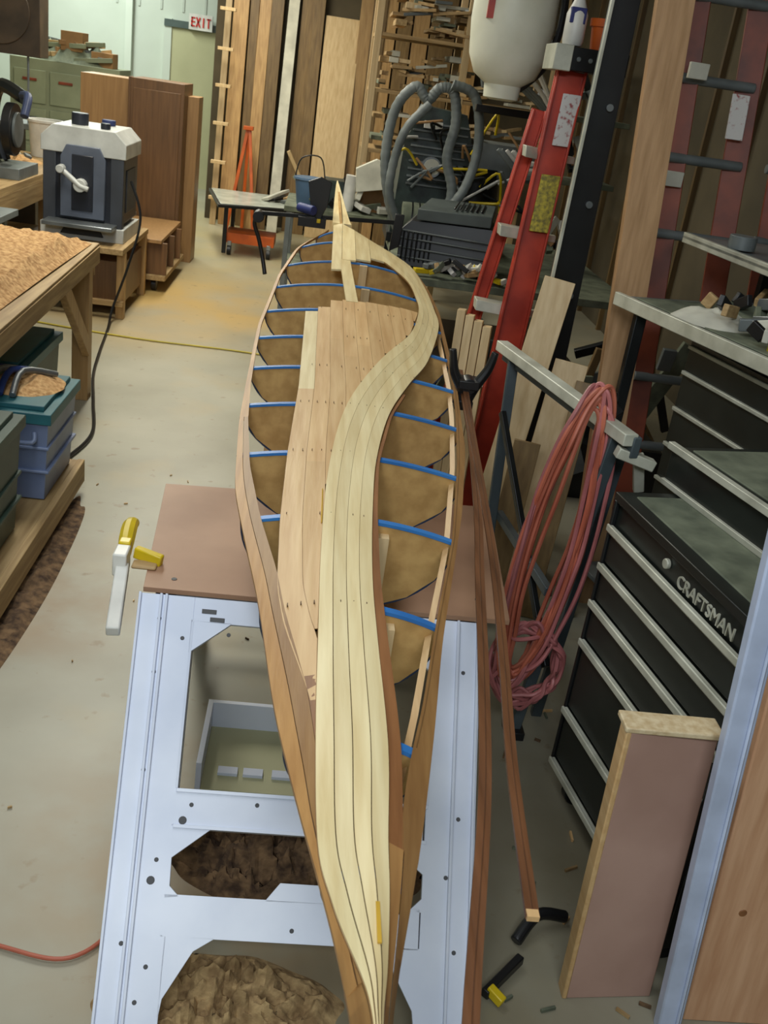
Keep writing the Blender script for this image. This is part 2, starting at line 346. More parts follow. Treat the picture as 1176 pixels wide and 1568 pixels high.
for v in(.475,.385): g.beam(P(.155,v,-.02),P(.86,v,-.02),.008,.05,white,side=(0,.7,.7),tint=.2)
g.beam(P(.155,.48,-.03),P(.155,.93,-.03),.006,.06,white,side=(1,0,0),tint=-.4)
g.beam(P(.86,.48,-.03),P(.86,.93,-.03),.006,.06,white,side=(1,0,0),tint=-.4)
for u,v in((.06,.93),(.13,.88),(.06,.78),(.06,.52),(.2,.44),(.38,.45),(.6,.44),(.12,.3),(.05,.1),(.12,.05),(.5,.15),(.95,.85),(.95,.45),(.92,.3),(.95,.12),(.26,.9),(.1,-.03)):
    g.cyl(P(u,v,-.002),P(u,v,.0012),.005,scuff,10)
for u,v in((.11,.25),(.18,.40)): g.cyl(P(u,v,-.002),P(u,v,.0012),.009,scuff,12)
for u in(.19,.215): g.prism([P(u-.012,.955-(.022 if u>.2 else 0)),P(u+.03,.955-(.022 if u>.2 else 0)),P(u+.03,.968-(.022 if u>.2 else 0)),P(u-.012,.968-(.022 if u>.2 else 0))],Vector((0,-.7,.7))*.0015,scuff)
g.box(-.16,.30,2.18,2.46,.06,.075,beige,.3); g.box(-.16,.30,2.46,2.475,.06,.16,white); g.box(-.175,-.16,2.18,2.475,.06,.16,white)
for x in(-.12,-.05,.03,.12): g.box(x,x+.055,2.24,2.27,.075,.085,white,-.4)
for x in(-.30,.44):
    g.prism([(x,2.70,.68),(x,2.76,.68),(x,3.14,0),(x,3.06,0)],(.05,0,0),white)
g.box(-.30,.50,2.15,2.19,.65,.70,white); g.box(-.31,.50,2.68,2.74,.65,.70,white); g.box(-.30,.48,3.0,3.04,.12,.18,white)
for x in(-.30,.44): g.box(x,x+.05,2.15,2.7,.65,.70,white)
for x in(-.31,.45): g.box(x,x+.07,1.38,1.48,0,.02,white)
g.done(bevel=.0015)
g=B('hardboard_top'); g.prism([(-.325,2.118,.701),(.57,2.128,.701),(.62,2.84,.701),(-.37,2.75,.701)],(0,0,.013),board)
for x,y in((-.26,2.17),(-.03,2.17),(.5,2.22)): g.cyl((x,y,.714),(x,y,.7155),.007,scuff,12)
g.done(bevel=.001)
g=B('yellow_bar_clamp')
g.beam((-.37,2.255,.735),(-.30,2.235,.725),.022,.03,yel,side=(0,1,0)); g.box(-.37,-.31,2.2,2.24,.714,.722,woodx)
g.tube(cat([(-.402,2.43,.73),(-.405,2.38,.745),(-.40,2.3,.74),(-.392,2.24,.73)],5),.02,yel,10,rf=lambda t:.012+.009*math.sin(t*3))
g.box(-.412,-.378,2.18,2.24,.70,.76,whp); g.beam((-.39,2.2,.72),(-.37,1.99,.66),.032,.028,whp,side=(1,0,0)); g.box(-.41,-.38,2.24,2.27,.735,.765,yel)
g.done(bevel=.004)
g=B('sawdust_pile'); g.mound(.12,2.0,.34,.16,.10,0,shav,3,60,.8,26); g.done(rc=False)
g=B('burlap_pile'); g.mound(-.04,1.56,.27,.14,.06,0,burl,8,60,.7,20); g.done(rc=False)
g=B('spring_clamp')
g.tube(cat([(.462,3.10,1.135),(.48,3.1,1.06),(.515,3.1,1.005),(.52,3.1,.965)],5),.012,blk,8,rf=lambda t:.012+.011*t)
g.tube(cat([(.60,3.10,1.14),(.585,3.1,1.08),(.55,3.1,1.015),(.53,3.1,.97)],5),.012,blk,8,rf=lambda t:.012+.011*t)
g.cyl((.53,3.07,1.025),(.53,3.13,1.025),.026,blk); g.cyl((.53,3.065,1.025),(.53,3.07,1.025),.010,galv); g.box(.493,.552,3.07,3.13,.945,.975,blk); g.box(.495,.56,3.06,3.14,1.018,1.045,blk); g.done(bevel=.002)
g=B('bar_clamp')
g.beam((-.34,5.55,1.135),(.44,5.6,1.175),.022,.012,blks,side=(0,0,1))
g.tube(cat([(-.33,5.55,1.14),(-.35,5.55,1.08),(-.32,5.55,1.0),(-.29,5.54,.9),(-.27,5.52,.82)],5),.012,blk)
g.cyl((-.33,5.5,1.12),(-.33,5.6,1.12),.03,blk)
g.prism([(-.02,5.55,1.36),(.04,5.55,1.34),(.03,5.55,1.22),(-.01,5.55,1.12),(-.06,5.55,1.2),(-.085,5.55,1.33)],(0,.03,0),blk)
g.box(-.12,.03,5.52,5.6,1.10,1.15,blk); g.prism([(.40,5.58,1.22),(.45,5.58,1.22),(.44,5.58,1.05),(.39,5.58,1.02)],(0,.03,0),blk); g.cyl((-.12,5.58,1.19),(-.04,5.5,1.19),.025,M('blue_handle',(40,52,110))); g.box(-.02,.0,5.5,5.53,1.13,1.15,yel); g.done(bevel=.003)
g=B('sawhorse')
for y in(4.5,):
    g.box(-.12,.42,y-.04,y+.04,.63,.718,woodx)
    for x in(-.08,.36):
        for s in(-1,1): g.beam((x,y+s*.03,.66),(x+(.05 if x>0 else -.05),y+s*.28,0.0),.07,.035,woodz,tint=rt())
g.done(bevel=.002)
# ------------------------------------------------------------ left side
g=B('workbench')
g.prism([(-2.7,2.6,.80),(-1.10,2.6,.80),(-1.185,5.64,.80),(-2.7,5.7,.80)],(0,0,.05),woody)
g.beam((-1.115,2.6,.79),(-1.195,5.64,.79),.03,.09,woody,side=(1,0,0),tint=.4); g.beam((-2.6,5.62,.74),(-1.2,5.6,.74),.03,.12,woodx,side=(0,1,0))
for x,y in((-1.24,5.5),(-1.22,3.2),(-2.6,5.5),(-2.6,3.0)): g.box(x-.045,x+.045,y-.045,y+.045,0,.8,woodz,rt())
g.beam((-1.2,5.45,.3),(-1.2,4.9,.76),.04,.08,woodz)
g.box(-2.6,-.935,2.6,4.22,.11,.15,woody,-.3); g.box(-.96,-.93,2.6,4.22,.05,.155,woody,.5)
for y in(3.0,3.9): g.box(-1.1,-1.0,y,y+.06,0,.11,woodz)
g.done(bevel=.003)
g=B('sawdust_heap')
n=90;vs=[];fs=[]
for i in range(n+1):
    for j in range(n+1):
        x=-2.65+i*(1.44/n); y=2.65+j*(2.93/n); e=min(1,(-1.21-x+.02)/.1,(5.6-y)/.1); e=max(0,e)
        h=.012+.03*e*(1+noise.noise(Vector((x*3,y*3,0))))+.016*e*noise.noise(Vector((x*14,y*14,1)))+.012*e*noise.noise(Vector((x*40,y*40,1)))
        h+=.07*math.exp(-((x+1.75)**2+(y-4.7)**2)/.35)
        vs.append((x,y,.85+max(0.002,h*e)))
for i in range(n):
    for j in range(n): a=i*(n+1)+j; fs.append((a,a+n+1,a+n+2,a+1))
g.add(vs,fs,sawd); g.done(rc=False)
def binb_(name,x0,x1,y0,y1,z0,z1,body,lid,lidded):
    g=B(name); i=.03
    def ring(x0,x1,y0,y1,z): return [(x0,y0,z),(x1,y0,z),(x1,y1,z),(x0,y1,z)]
    g.hexa(ring(x0+i,x1-i,y0+i,y1-i,z0)+ring(x0+.01,x1-.01,y0+.01,y1-.01,z1-.06),body)
    g.hexa(ring(x0-.005,x1+.005,y0-.005,y1+.005,z1-.065)+ring(x0-.005,x1+.005,y0-.005,y1+.005,z1-.02),lid)
    g.box(x0+.03,x1-.03,y0+.03,y1-.03,z1-.02,z1,lid)
    for zz in(z0+.12,z0+.22): g.box(x0+.015,x1-.008,y0+.008,y1-.01,zz,zz+.012,body,.5)
    g.tube(cat([(x1-.15,y0-.0,z1-.10),(x1-.15,y0-.03,z1-.13),(x1-.06,y0-.03,z1-.13),(x1-.06,y0,z1-.10)],4),.01,body)
    return g
g=binb_('storage_bin',-1.5,-.955,3.72,4.2,.155,.55,binb,tealm,True)
g.mound(-1.12,4.0,.15,.16,.035,.55,sawd,4); tb_=M('tool_blue',(36,60,120))
for i in range(5): g.tube(cat([(-1.32+i*.05,3.8,.565),(-1.30+i*.045,3.95,.62),(-1.22+i*.05,4.08,.58)],4),.014,tb_ if i%2 else steel)
g.done(bevel=.006)
g=binb_('storage_bin.001',-1.75,-.99,2.9,3.5,.155,.62,bing,bing,True); g.done(bevel=.006)
g=binb_('storage_bin.002',-1.75,-1.25,4.4,5.1,.0,.5,bing,tealm,True); g.done(bevel=.006)
g=B('floor_sawdust'); g.mound(-.93,3.3,.085,.85,.02,0,shav,5,50,.6,14); g.done(rc=False)
g=B('thickness_planer'); x0,x1,y0,y1=-1.97,-1.42,7.5,8.05; z=.52
g.box(x0-.02,x1+.02,y0-.03,y1+.03,z,z+.10,plan_w); g.box(x0+.03,x1-.03,y0-.2,y1+.2,z+.10,z+.13,steel)
g.prism([(x0+.12,y0-.04,z+.03),(x1-.12,y0-.04,z+.03),(x1-.15,y0-.04,z+.08),(x0+.15,y0-.04,z+.08)],(0,.02,0),plan_b)
g.box(x0,x1,y0,y1,z+.13,z+.60,plan_b)
mgc=M('machine_charcoal',(60,64,72))
for x in(x0-.005,x1-.085): g.box(x,x+.09,y0-.015,y0+.06,z+.1,z+.6,mgc)
g.box(x1-.002,x1+.008,y0+.12,y1-.12,z+.2,z+.5,mgc)
g.prism([(x0-.02,y0-.02,z+.58),(x1+.02,y0-.02,z+.58),(x1+.02,y0-.02,z+.68),(x1-.06,y0-.02,z+.76),(x0+.06,y0-.02,z+.76),(x0-.02,y0-.02,z+.68)],(0,y1-y0+.04,0),plan_w)
g.prism([(x0+.12,y0-.035,z+.15),(x1-.12,y0-.035,z+.15),(x1-.12,y0-.035,z+.56),(x1-.16,y0-.035,z+.64),(x0+.16,y0-.035,z+.64),(x0+.12,y0-.035,z+.56)],(0,.03,0),M('machine_blue_grey',(96,104,120),rough=.4))
g.box(x0+.2,x1-.2,y0-.045,y0-.03,z+.2,z+.58,plan_b); 
g.cyl((x0+.27,y0-.04,z+.38),(x0+.27,y0-.11,z+.38),.045,plan_w); g.tube([(x0+.14,y0-.1,z+.48),(x0+.27,y0-.1,z+.38),(x0+.33,y0-.1,z+.36)],.02,plan_w); g.cyl((x0+.14,y0-.14,z+.48),(x0+.14,y0-.06,z+.48),.028,plan_w)
g.cyl((x0+.2,y0+.2,z+.76),(x0+.2,y0+.2,z+.84),.06,plan_b); g.cyl((x1-.15,y0+.1,z+.76),(x1-.15,y0+.1,z+.80),.035,plan_b); g.cyl((x0+.35,y1-.1,z+.76),(x0+.35,y1-.1,z+.80),.05,M('knob_blue',(40,52,100)))
g.done(bevel=.014)
g=B('planer_stand'); g.box(-2.02,-1.36,7.25,8.3,.48,.52,woody,.3); 
for x in(-1.98,-1.42):
    for y in(7.35,8.2): g.box(x,x+.06,y,y+.06,0,.48,woodz)
g.box(-1.98,-1.36,7.3,7.34,.1,.14,woodx); g.box(-1.95,-1.38,7.42,8.15,.1,.40,cabw); g.done(bevel=.003)
g=B('wooden_dolly'); g.box(-1.9,-1.22,8.35,9.45,.10,.14,woody)
for y in(8.4,8.8,9.2): g.box(-1.9,-1.22,y,y+.03,.14,.40,cabw,rt())
g.box(-1.9,-1.26,8.35,9.45,.40,.43,cabl)
for x in(-1.82,-1.32):
    for y in(8.45,9.35): g.cyl((x-.02,y,.05),(x+.02,y,.05),.05,blk)
g.done(bevel=.003)
g=B('storage_cabinet'); g.box(-2.22,-1.77,9.65,10.1,0,1.56,cabl); g.box(-1.77,-1.30,9.55,10.1,0,1.58,cabw); g.box(-1.30,-1.20,9.8,10.1,0,1.48,cabl,-.3); g.box(-1.785,-1.765,9.54,9.66,0,1.585,cabw,-1)
g.box(-1.74,-1.33,9.535,9.55,.1,1.5,cabw,.15); g.done(bevel=.003)
g=B('power_cord'); g.tube(cat([(-1.38,7.6,.95),(-1.28,7.45,.72),(-1.33,7.3,.4),(-1.42,7.25,.1),(-1.40,7.0,.012),(-1.33,6.4,.012),(-1.26,5.9,.012),(-1.15,5.4,.012),(-1.05,4.9,.012),(-1.10,4.5,.012)],8),.010,blk,6); g.done()
g=B('yellow_cord'); g.tube(cat([(-1.9,6.98,.008),(-1.6,6.92,.008),(-1.1,6.85,.008),(-.41,6.84,.008),(.3,6.7,.008)],8),.007,M('dull_yellow',(196,176,60)),6); g.done()
g=B('red_air_hose'); g.tube(cat([(-1.1,1.9,.008),(-.8,1.76,.008),(-.54,1.68,.008),(-.38,1.66,.008),(-.30,1.78,.008),(-.34,2.0,.008)],8),.005,cord,8); g.done()
g=B('machine_table'); g.box(-3.2,-1.92,5.95,6.7,.76,.80,galv,.8); g.box(-3.2,-1.9,5.93,5.97,.74,.82,steel); g.box(-3.1,-2.0,6.05,6.6,.4,.76,woody)
for x in(-3.1,-2.0):
    for y in(6.0,6.6): g.box(x-.03,x+.03,y-.03,y+.03,0,.76,galv)
g.tube(cat([(-2.6,6.3,.82),(-2.3,6.2,.84),(-2.0,6.1,.82),(-1.94,5.9,.7)],6),.012,blk); g.done(bevel=.003)
g=B('side_workbench'); g.box(-3.9,-2.15,7.0,9.5,.80,.85,woody); g.box(-2.18,-2.15,7.0,9.5,.66,.80,woody,-.4)
for x in(-3.8,-2.25):
    for y in(7.1,8.6,9.4): g.box(x-.045,x+.045,y-.045,y+.045,0,.8,woodz)
g.box(-3.8,-2.2,7.1,9.4,.2,.24,woody,-.5)
for i in range(60):
    x=random.uniform(-3.3,-2.3);y=random.uniform(7.1,9.1);a=random.uniform(-.5,.5);l=random.uniform(.15,.4); z=.87+random.random()*.10
    g.beam((x,y,z),(x+math.cos(a)*l*.4-.1,y+math.sin(a)*l,z+random.uniform(-.01,.03)),random.uniform(.03,.10),.02,random.choice([woody,woody,galv,paper,dusty,cedar]),side=(0,1,0),tint=rt())
g.mound(-2.7,8.6,.4,.5,.06,.85,sawd,4)
g.done(bevel=.002)
g=B('white_bucket'); g.lathe((-2.42,9.3,.851),[(.13,0),(.15,.28),(.16,.28),(.16,.30),(.14,.30),(.12,.02)],whp); g.done()
dx=.33
g=B('miter_saw'); g.box(-2.95+dx,-2.5+dx,7.6,8.1,.85,.93,galv); g.tube(cat([(-2.72+dx,8.0,.93),(-2.8+dx,8.0,1.2),(-2.72+dx,7.9,1.45),(-2.5+dx,7.75,1.4)],6),.05,blks); g.cyl((-2.62+dx,7.75,1.18),(-2.56+dx,7.75,1.18),.18,blk,28); g.cyl((-2.56+dx,7.75,1.18),(-2.54+dx,7.75,1.18),.12,galv,24); g.tube(cat([(-2.5+dx,7.7,1.42),(-2.42+dx,7.55,1.42),(-2.42+dx,7.45,1.30)],5),.03,M('handle_blue',(50,60,92))); g.done(bevel=.004)
g=B('band_saw'); bsm=M('band_saw_brown',(74,60,46),(54,44,34),rough=.5); g.box(-3.2,-2.56,9.62,9.9,1.62,2.3,bsm); g.box(-3.3,-3.1,9.62,9.9,.7,2.3,bsm); g.box(-3.25,-2.6,9.6,9.95,0,.75,bsm); g.box(-3.1,-2.5,9.6,10.05,1.02,1.07,galv); g.box(-2.9,-2.75,9.7,9.85,.75,1.02,bsm); g.cyl((-2.9,9.60,1.95),(-2.9,9.62,1.95),.26,bsm,28,tint=.6); g.box(-2.70,-2.68,9.72,9.73,1.07,1.62,steel); g.done(bevel=.01)
g=B('tool_cabinet'); g.box(-3.75,-2.5,12.8,13.5,0,1.52,offg)
for i in range(3):
    for z in(.2,.62,1.04): g.box(-3.70+i*.41,-3.34+i*.41,12.785,12.8,z,z+.36,offg,.4); g.box(-3.6+i*.41,-3.44+i*.41,12.77,12.785,z+.24,z+.27,(redd if z>1 else blk))
for i in range(26):
    x=random.uniform(-3.6,-2.9); l=random.uniform(.2,.5); z=1.55+random.random()*.2
    g.beam((x,12.85+random.random()*.4,z),(x+l,12.85+random.random()*.4,z+random.uniform(-.03,.06)),.05,.05,random.choice([woodx,woody,offg,galv,brownc]),side=(0,1,0),tint=rt())
g.mound(-3.1,13.1,.5,.3,.22,1.52,dusty,4)
g.box(-3.2,-2.95,12.9,13.2,1.65,1.86,brownc); g.box(-2.85,-2.6,12.9,13.2,1.52,1.68,brownc,.5); g.done(bevel=.003)
g=B('utility_shelf'); 
for x in(-5.0,-4.1):
    for y in(10.4,10.9): g.box(x,x+.05,y,y+.05,0,2.2,woodz)
for z in(.5,1.1,1.7): g.box(-5.0,-4.05,10.4,10.95,z,z+.03,woodx); [g.box(-4.95+i*.3,-4.72+i*.3,10.5,10.8,z+.03,z+.03+random.uniform(.15,.35),random.choice([brownc,offg,paper,galv]),rt()) for i in range(3)]
g.done(bevel=.003)
# ------------------------------------------------------------ lumber rack at back
g=B('lumber_stack')
def bd(xa,xb,zt,m,xs=0,y=12.45,t=.04,tn=None):
    tn=rt()*.8 if tn is None else tn
    y2=12.66
    g.hexa([(xa+xs,y,0),(xb+xs,y,0),(xb+xs,y+t,0),(xa+xs,y+t,0),(xa,y2,zt),(xb,y2,zt),(xb,y2+t,zt),(xa,y2+t,zt)],m,tn)
for xa,xb,zt,m,xs,y in [(-1.31,-1.24,2.9,woodz3,0,12.3),(-1.22,-1.05,3.0,woodz,0,12.4),(-1.04,-.94,2.9,woodz2,.02,12.45),(-.93,-.80,3.0,woodz,.0,12.35),(-.80,-.66,3.1,woodz2,.0,12.4),(-.60,-.48,3.2,paper,-.03,12.25),(-.46,-.3,2.8,woodz2,.0,12.5),(-.33,-.20,3.0,woodz2,.0,12.4),(-.18,.22,2.42,woodz3,0,12.3),(.2,.34,2.9,woodz,.0,12.45),(.34,.5,3.0,woodz2,.0,12.4),(.50,.62,2.7,woodz,.0,12.4),(.64,.8,2.9,woodz2,.0,12.4),(.82,1.0,2.6,woodz,0,12.35),(1.02,1.3,2.9,woodz2,0,12.4),(1.32,1.6,2.6,woodz,0,12.4)]:
    bd(xa,xb,zt,m,xs,y)
for z in(.3,.7,1.12,1.52,1.9,2.3): g.box(-1.33,-1.16,12.22,12.30,z,z+.035,woodz3,.5)
g.beam((-.45,12.2,.95),(-.25,12.25,.6),.04,.04,woodz3); g.done(bevel=.003)
g=B('orange_stand')
for a,b in(((-1.08,12.0,0),(-.92,12.1,1.14)),((-.76,11.9,0),(-.90,12.1,1.14)),((-.92,12.25,0),(-.91,12.1,1.14))): g.beam(a,b,.035,.035,orange)
g.beam((-1.03,12.03,.4),(-.80,11.97,.4),.03,.03,orange); g.box(-.97,-.86,12.05,12.15,1.12,1.16,orange); g.done(bevel=.003)
g=B('glass_top_cart'); g.prism([(-1.02,10.3,.48),(.38,10.9,.48),(.3,11.6,.48),(-1.25,11.5,.48)],(0,0,.03),blk); g.prism([(-1.0,10.33,.511),(.35,10.92,.511),(.27,11.57,.511),(-1.22,11.47,.511)],(0,0,.008),M('glass_grey',(190,196,186),rough=.2))
for x,y in((-.95,10.45),(.2,10.95),(-.95,11.3),(.2,11.4)): g.box(x-.02,x+.02,y-.02,y+.02,.02,.48,blks)
g.box(-.95,-.45,10.5,10.9,.12,.22,orange); 
for x in(-.9,-.5): g.cyl((x-.02,10.5,.05),(x+.02,10.5,.05),.05,blk); g.box(x-.02,x+.02,10.48,10.52,.05,.14,steel)
for i in range(14): 
    x=-.6+i*.065; g.beam((x,10.8+random.random()*.4,.54),(x+.2,10.9+random.random()*.4,.56+random.random()*.07),.1,.03,random.choice([galv,paper,steel,woodx,blk]),side=(0,1,0),tint=rt())
g.done(bevel=.003)
g=B('tool_cart'); g.box(-.3,.9,8.3,9.2,.80,.84,dusty)
for x in(-.26,.84):
    for y in(8.34,9.14): g.box(x-.02,x+.02,y-.02,y+.02,0,.8,galv)
g.box(-.28,.88,8.32,9.18,.3,.33,dusty)
g.lathe((-.12,8.5,.84),[(.09,0),(.12,.2),(.13,.2),(.125,.22),(.10,.22)],M('bucket_blue',(76,104,134))); g.tube(cat([(-.24,8.5,1.05),(-.2,8.5,1.2),(-.05,8.5,1.22),(0,8.5,1.06)],5),.006,blk)
g.box(.0,.16,8.5,8.75,.84,1.06,darkgreen); g.cyl((.20,8.5,.84),(.22,8.5,1.12),.05,whp); g.box(.3,.55,8.6,8.9,.84,1.2,brownc)
g.prism([(.26,8.45,1.0),(.5,8.45,1.05),(.56,8.45,1.22),(.4,8.45,1.27),(.24,8.45,1.18)],(0,.1,0),paper)
g.box(.6,.85,8.5,8.9,.84,1.15,galv); g.box(.62,.83,8.49,8.5,.9,1.1,dusty)
for i in range(30):
    x=random.uniform(-.2,.85); g.beam((x,8.35+random.random()*.5,.88),(x+random.uniform(-.2,.2),8.4+random.random()*.5,random.uniform(.88,1.1)),random.uniform(.03,.09),.04,random.choice([galv,paper,steel,blk,woodx,dusty,whp]),side=(0,1,0),tint=rt())
g.done(bevel=.004)
g=B('offcut_rack')
for x in(.32,1.1,1.9):
    for y in(9.5,10.2): g.box(x-.03,x+.03,y-.03,y+.03,0,2.8,woodz3,-.3)
for z in(1.25,1.75,2.2): 
    g.box(.3,1.95,9.48,10.22,z,z+.03,woodx,-.2)
    for i in range(60):
        l=random.uniform(.12,.35); x=random.uniform(.36,1.85-l); lay=random.random(); zz=z+.05+lay*.28
        if i%3: # ends facing out: short rectangular butts
            w_=random.uniform(.04,.14); h_=random.uniform(.02,.05); yy=9.45+random.random()*.12+lay*.15; g.box(x,x+w_,yy,yy+.5,zz,zz+h_,random.choice([woodx,woodz3,paper,woody,dusty]),rt())
        else: g.beam((x,9.5+random.random()*.2,zz),(x+l,9.45+random.random()*.2,zz+random.uniform(-.06,.06)),random.uniform(.03,.09),.025,random.choice([woodx,woodx,paper,woodz3,galv]),side=(0,1,0),tint=rt())
g.done(bevel=.002)
g=B('steel_table'); g.box(.44,1.75,5.35,7.1,.90,.94,dusty)
for x in(.48,1.7):
    for y in(5.4,7.05): g.box(x-.025,x+.025,y-.025,y+.025,0,.9,blks)
g.box(.5,1.7,5.4,7.0,.35,.38,blks)
for i in range(34):
    x=random.uniform(.60,1.0); z=.955+random.random()*.05
    g.beam((x,5.34+random.random()*.12,z),(x+random.uniform(-.08,.08),5.36+random.random()*.1,z+random.random()*.06),.035,.025,random.choice([paper,woodx,yel,galv,whp,dusty,blk]),side=(0,1,0),tint=rt())
g.done(bevel=.003)
g=B('plastic_tool_case'); 
g.prism([(.44,5.62,.95),(.97,5.5,.95),(.98,5.5,1.17),(.93,5.55,1.21),(.50,5.67,1.19),(.44,5.62,1.14)],(.06,.34,.0),blk)
g.prism([(.52,5.62,1.20),(.92,5.54,1.215),(.99,5.9,1.24),(.62,5.97,1.23)],(0,0,.06),M('case_grey',(74,82,80),rough=.5))
for i in range(7): g.beam((.46+i*.025,5.60-i*.003,.98+0),(.46+i*.025,5.60-i*.003,1.14),.008,.02,blks)
for z in(1.0,1.05,1.1,1.14): g.beam((.44,5.61,z),(.97,5.485,z),.010,.010,galv,side=(0,0,1),tint=-1.5)
for i in range(6): g.beam((.72+i*.03,5.62,1.285),(.77+i*.03,5.85,1.30),.01,.01,blk)
g.done(bevel=.012)
g=B('air_compressor')
g.box(.42,1.15,6.45,6.95,.945,1.0,blks)
g.prism([(.44,6.5,1.0),(.86,6.5,1.0),(.9,6.5,1.5),(.82,6.5,1.74),(.56,6.5,1.76),(.46,6.5,1.55)],(0,.4,0),darkgreen)
for i in range(9): g.box(.50,.84,6.47,6.5,1.30+i*.045,1.31+i*.045,galv,rt()-1)
g.cyl((.64,6.50,1.42),(.64,6.42,1.42),.06,steel,24); g.cyl((.64,6.425,1.42),(.64,6.415,1.42),.05,paper,24); g.cyl((.64,6.41,1.36),(.64,6.41,1.42),.006,blk)
g.box(.56,.60,6.42,6.46,1.64,1.68,whp); g.box(.63,.67,6.42,6.46,1.64,1.68,whp)
g.cyl((.95,6.6,1.0),(.95,6.6,1.45),.15,blks,24); g.box(.9,1.3,6.5,6.9,1.4,1.6,galv,-.8)
g.cyl((.5,6.42,1.10),(.95,6.42,1.12),.10,dusty,24)
for i in range(9): g.cyl((.55+i*.045,6.42,1.10),(.558+i*.045,6.42,1.10),.106,blks,24)
for i in range(30):
    z=1.05+random.random()*.65; x=.5+random.random()*.7; g.tube(cat([(x,6.38,z),(x+rt()*.15,6.33,z+rt()*.12),(x+rt()*.2,6.38,z+rt()*.15)],5),.008,random.choice([blk,galv,galv,yel,whp,brownc,blks]))
g.done(bevel=.006)
g=B('vacuum_hose')
def hz(pts,r=.035):
    P_=cat(pts,14); m=len(P_); g.tube(P_,r,hose,12,rf=lambda t:r*(1+.06*math.sin(t*m*2.2)))
hz([(.50,6.22,1.0),(.40,6.22,1.2),(.34,6.22,1.45),(.36,6.22,1.72),(.46,6.22,1.86),(.54,6.22,1.80),(.60,6.2,1.87),(.68,6.2,1.86),(.72,6.2,1.7),(.70,6.2,1.5),(.76,6.2,1.3),(.70,6.2,1.05)],.03)
hz([(.46,6.15,1.1),(.38,6.13,1.3),(.42,6.13,1.6),(.55,6.15,1.78)],.026)
hz([(.66,6.12,1.9),(.80,6.12,1.85),(.86,6.12,1.6),(.82,6.12,1.35),(.70,6.12,1.18),(.6,6.14,1.15)],.028)
g.done()
g=B('parts_shelf')
for i in range(9):
    o=rt()*.06; g.tube(cat([(.86+o,6.0,1.95+o),(.82+o,5.98,2.1),(.92+o,6.0,2.2),(1.05+o,6.0,2.0+o),(1.2,6.0,1.85+o),(1.3+o,6.0,1.6),(1.15,6.0,1.5+o),(1.0+o,6.0,1.6)],7),.012,whp if i%2 else hose)
g.box(1.2,1.7,6.05,6.4,1.80,1.83,dusty); g.box(1.22,1.26,6.1,6.15,.94,1.80,blks); g.box(1.62,1.66,6.3,6.35,.94,1.80,blks); g.box(1.2,1.7,6.1,6.4,1.45,1.48,dusty); g.box(.8,1.2,6.02,6.08,1.78,1.82,blks)
for zb in(1.83,1.48,1.0):
    for i in range(14): x=random.uniform(1.22,1.6); g.beam((x,6.12,zb+.05+random.random()*.1),(x+rt()*.1,6.25,zb+.06+random.random()*.2),.05,.04,random.choice([galv,dusty,blk,paper,darkgreen,brownc,whp]),side=(0,1,0),tint=rt())
g.done(bevel=.003)
g=B('hanging_plastic_jug'); c=(.80,5.2,0)
g.lathe(c,[(.05,1.86),(.085,1.87),(.09,1.93),(.15,1.97),(.185,2.05),(.20,2.2),(.195,2.45),(.17,2.55),(.08,2.6),(.06,2.62),(.06,2.68)],jugm,36,1,.8)
g.box(.655,.685,5.07,5.09,2.2,2.3,redp)
g.tube(cat([(.88,5.2,1.92),(.99,5.2,2.05),(1.03,5.2,2.3),(.95,5.2,2.7),(.82,5.2,2.9),(.8,5.2,3.6)],7),.018,blk); g.tube(cat([(.62,5.2,2.3),(.66,5.2,2.6),(.78,5.2,2.9)],5),.01,blk); g.done()
# ------------------------------------------------------------ right side
g=B('red_stepladder')
def c_rail(a,b,w,m): 
    g.beam(a,b,w,.012,m,side=(1,.0,0)); g.beam(Vector(a)+Vector((w/2-.008,-.015,0)),Vector(b)+Vector((w/2-.008,-.015,0)),.01,.035,m,side=(1,0,0),tint=.4); g.beam(Vector(a)+Vector((-w/2+.008,-.015,0)),Vector(b)+Vector((-w/2+.008,-.015,0)),.01,.035,m,side=(1,0,0),tint=-.3)
c_rail((.99,4.6,2.02),(.85,4.35,0),.135,redp); c_rail((1.15,4.6,2.02),(1.04,4.35,0),.065,redp); c_rail((.90,4.68,1.85),(.63,4.62,0),.07,redp)
g.box(.89,1.20,4.5,4.72,2.02,2.11,blks); g.box(.885,.96,4.49,4.72,2.015,2.115,silver)
for i in range(4): g.cyl((.99+i*.05,4.495,2.065),(.99+i*.05,4.505,2.065),.010,galv)
for z in(1.66,1.32,.98,.64,.3):
    t=z/1.85; xc=.63+.27*t; xa=.83+.13*z/2.02
    g.prism([(xc-.03,4.5,z),(xa+.0,4.4+.2*z/2,z-.01),(xa+.0,4.42+.2*z/2,z+.035),(xc-.03,4.52,z+.045)],(0,.09,0),silver)
    g.box(xa+.05,xa+.15,4.46+.1*z,4.5+.1*z,z-.01,z+.02,silver)
g.prism([(.955,4.545,1.72),(1.035,4.545,1.72),(1.045,4.56,1.93),(.965,4.56,1.93)],(0,-.006,0),labw)
g.prism([(.915,4.49,1.36),(1.00,4.49,1.36),(1.015,4.52,1.6),(.93,4.52,1.6)],(0,-.008,0),lab)
for z in(.5,.9,1.05,1.3): g.cyl((.93,4.42+.12*z,z),(.93,4.40+.12*z,z),.01,whp)
g.done(bevel=.003)
g=B('spray_bottle'); g.lathe((.97,4.6,2.116),[(.04,0),(.045,.02),(.045,.12),(.02,.18),(.02,.22)],whp); g.cyl((.97,4.6,2.33),(.97,4.6,2.40),.035,M('navy_cap',(30,36,84))); g.box(.935,1.0,4.56,4.60,2.2,2.26,M('navy2',(40,46,110))); g.done(bevel=.003)
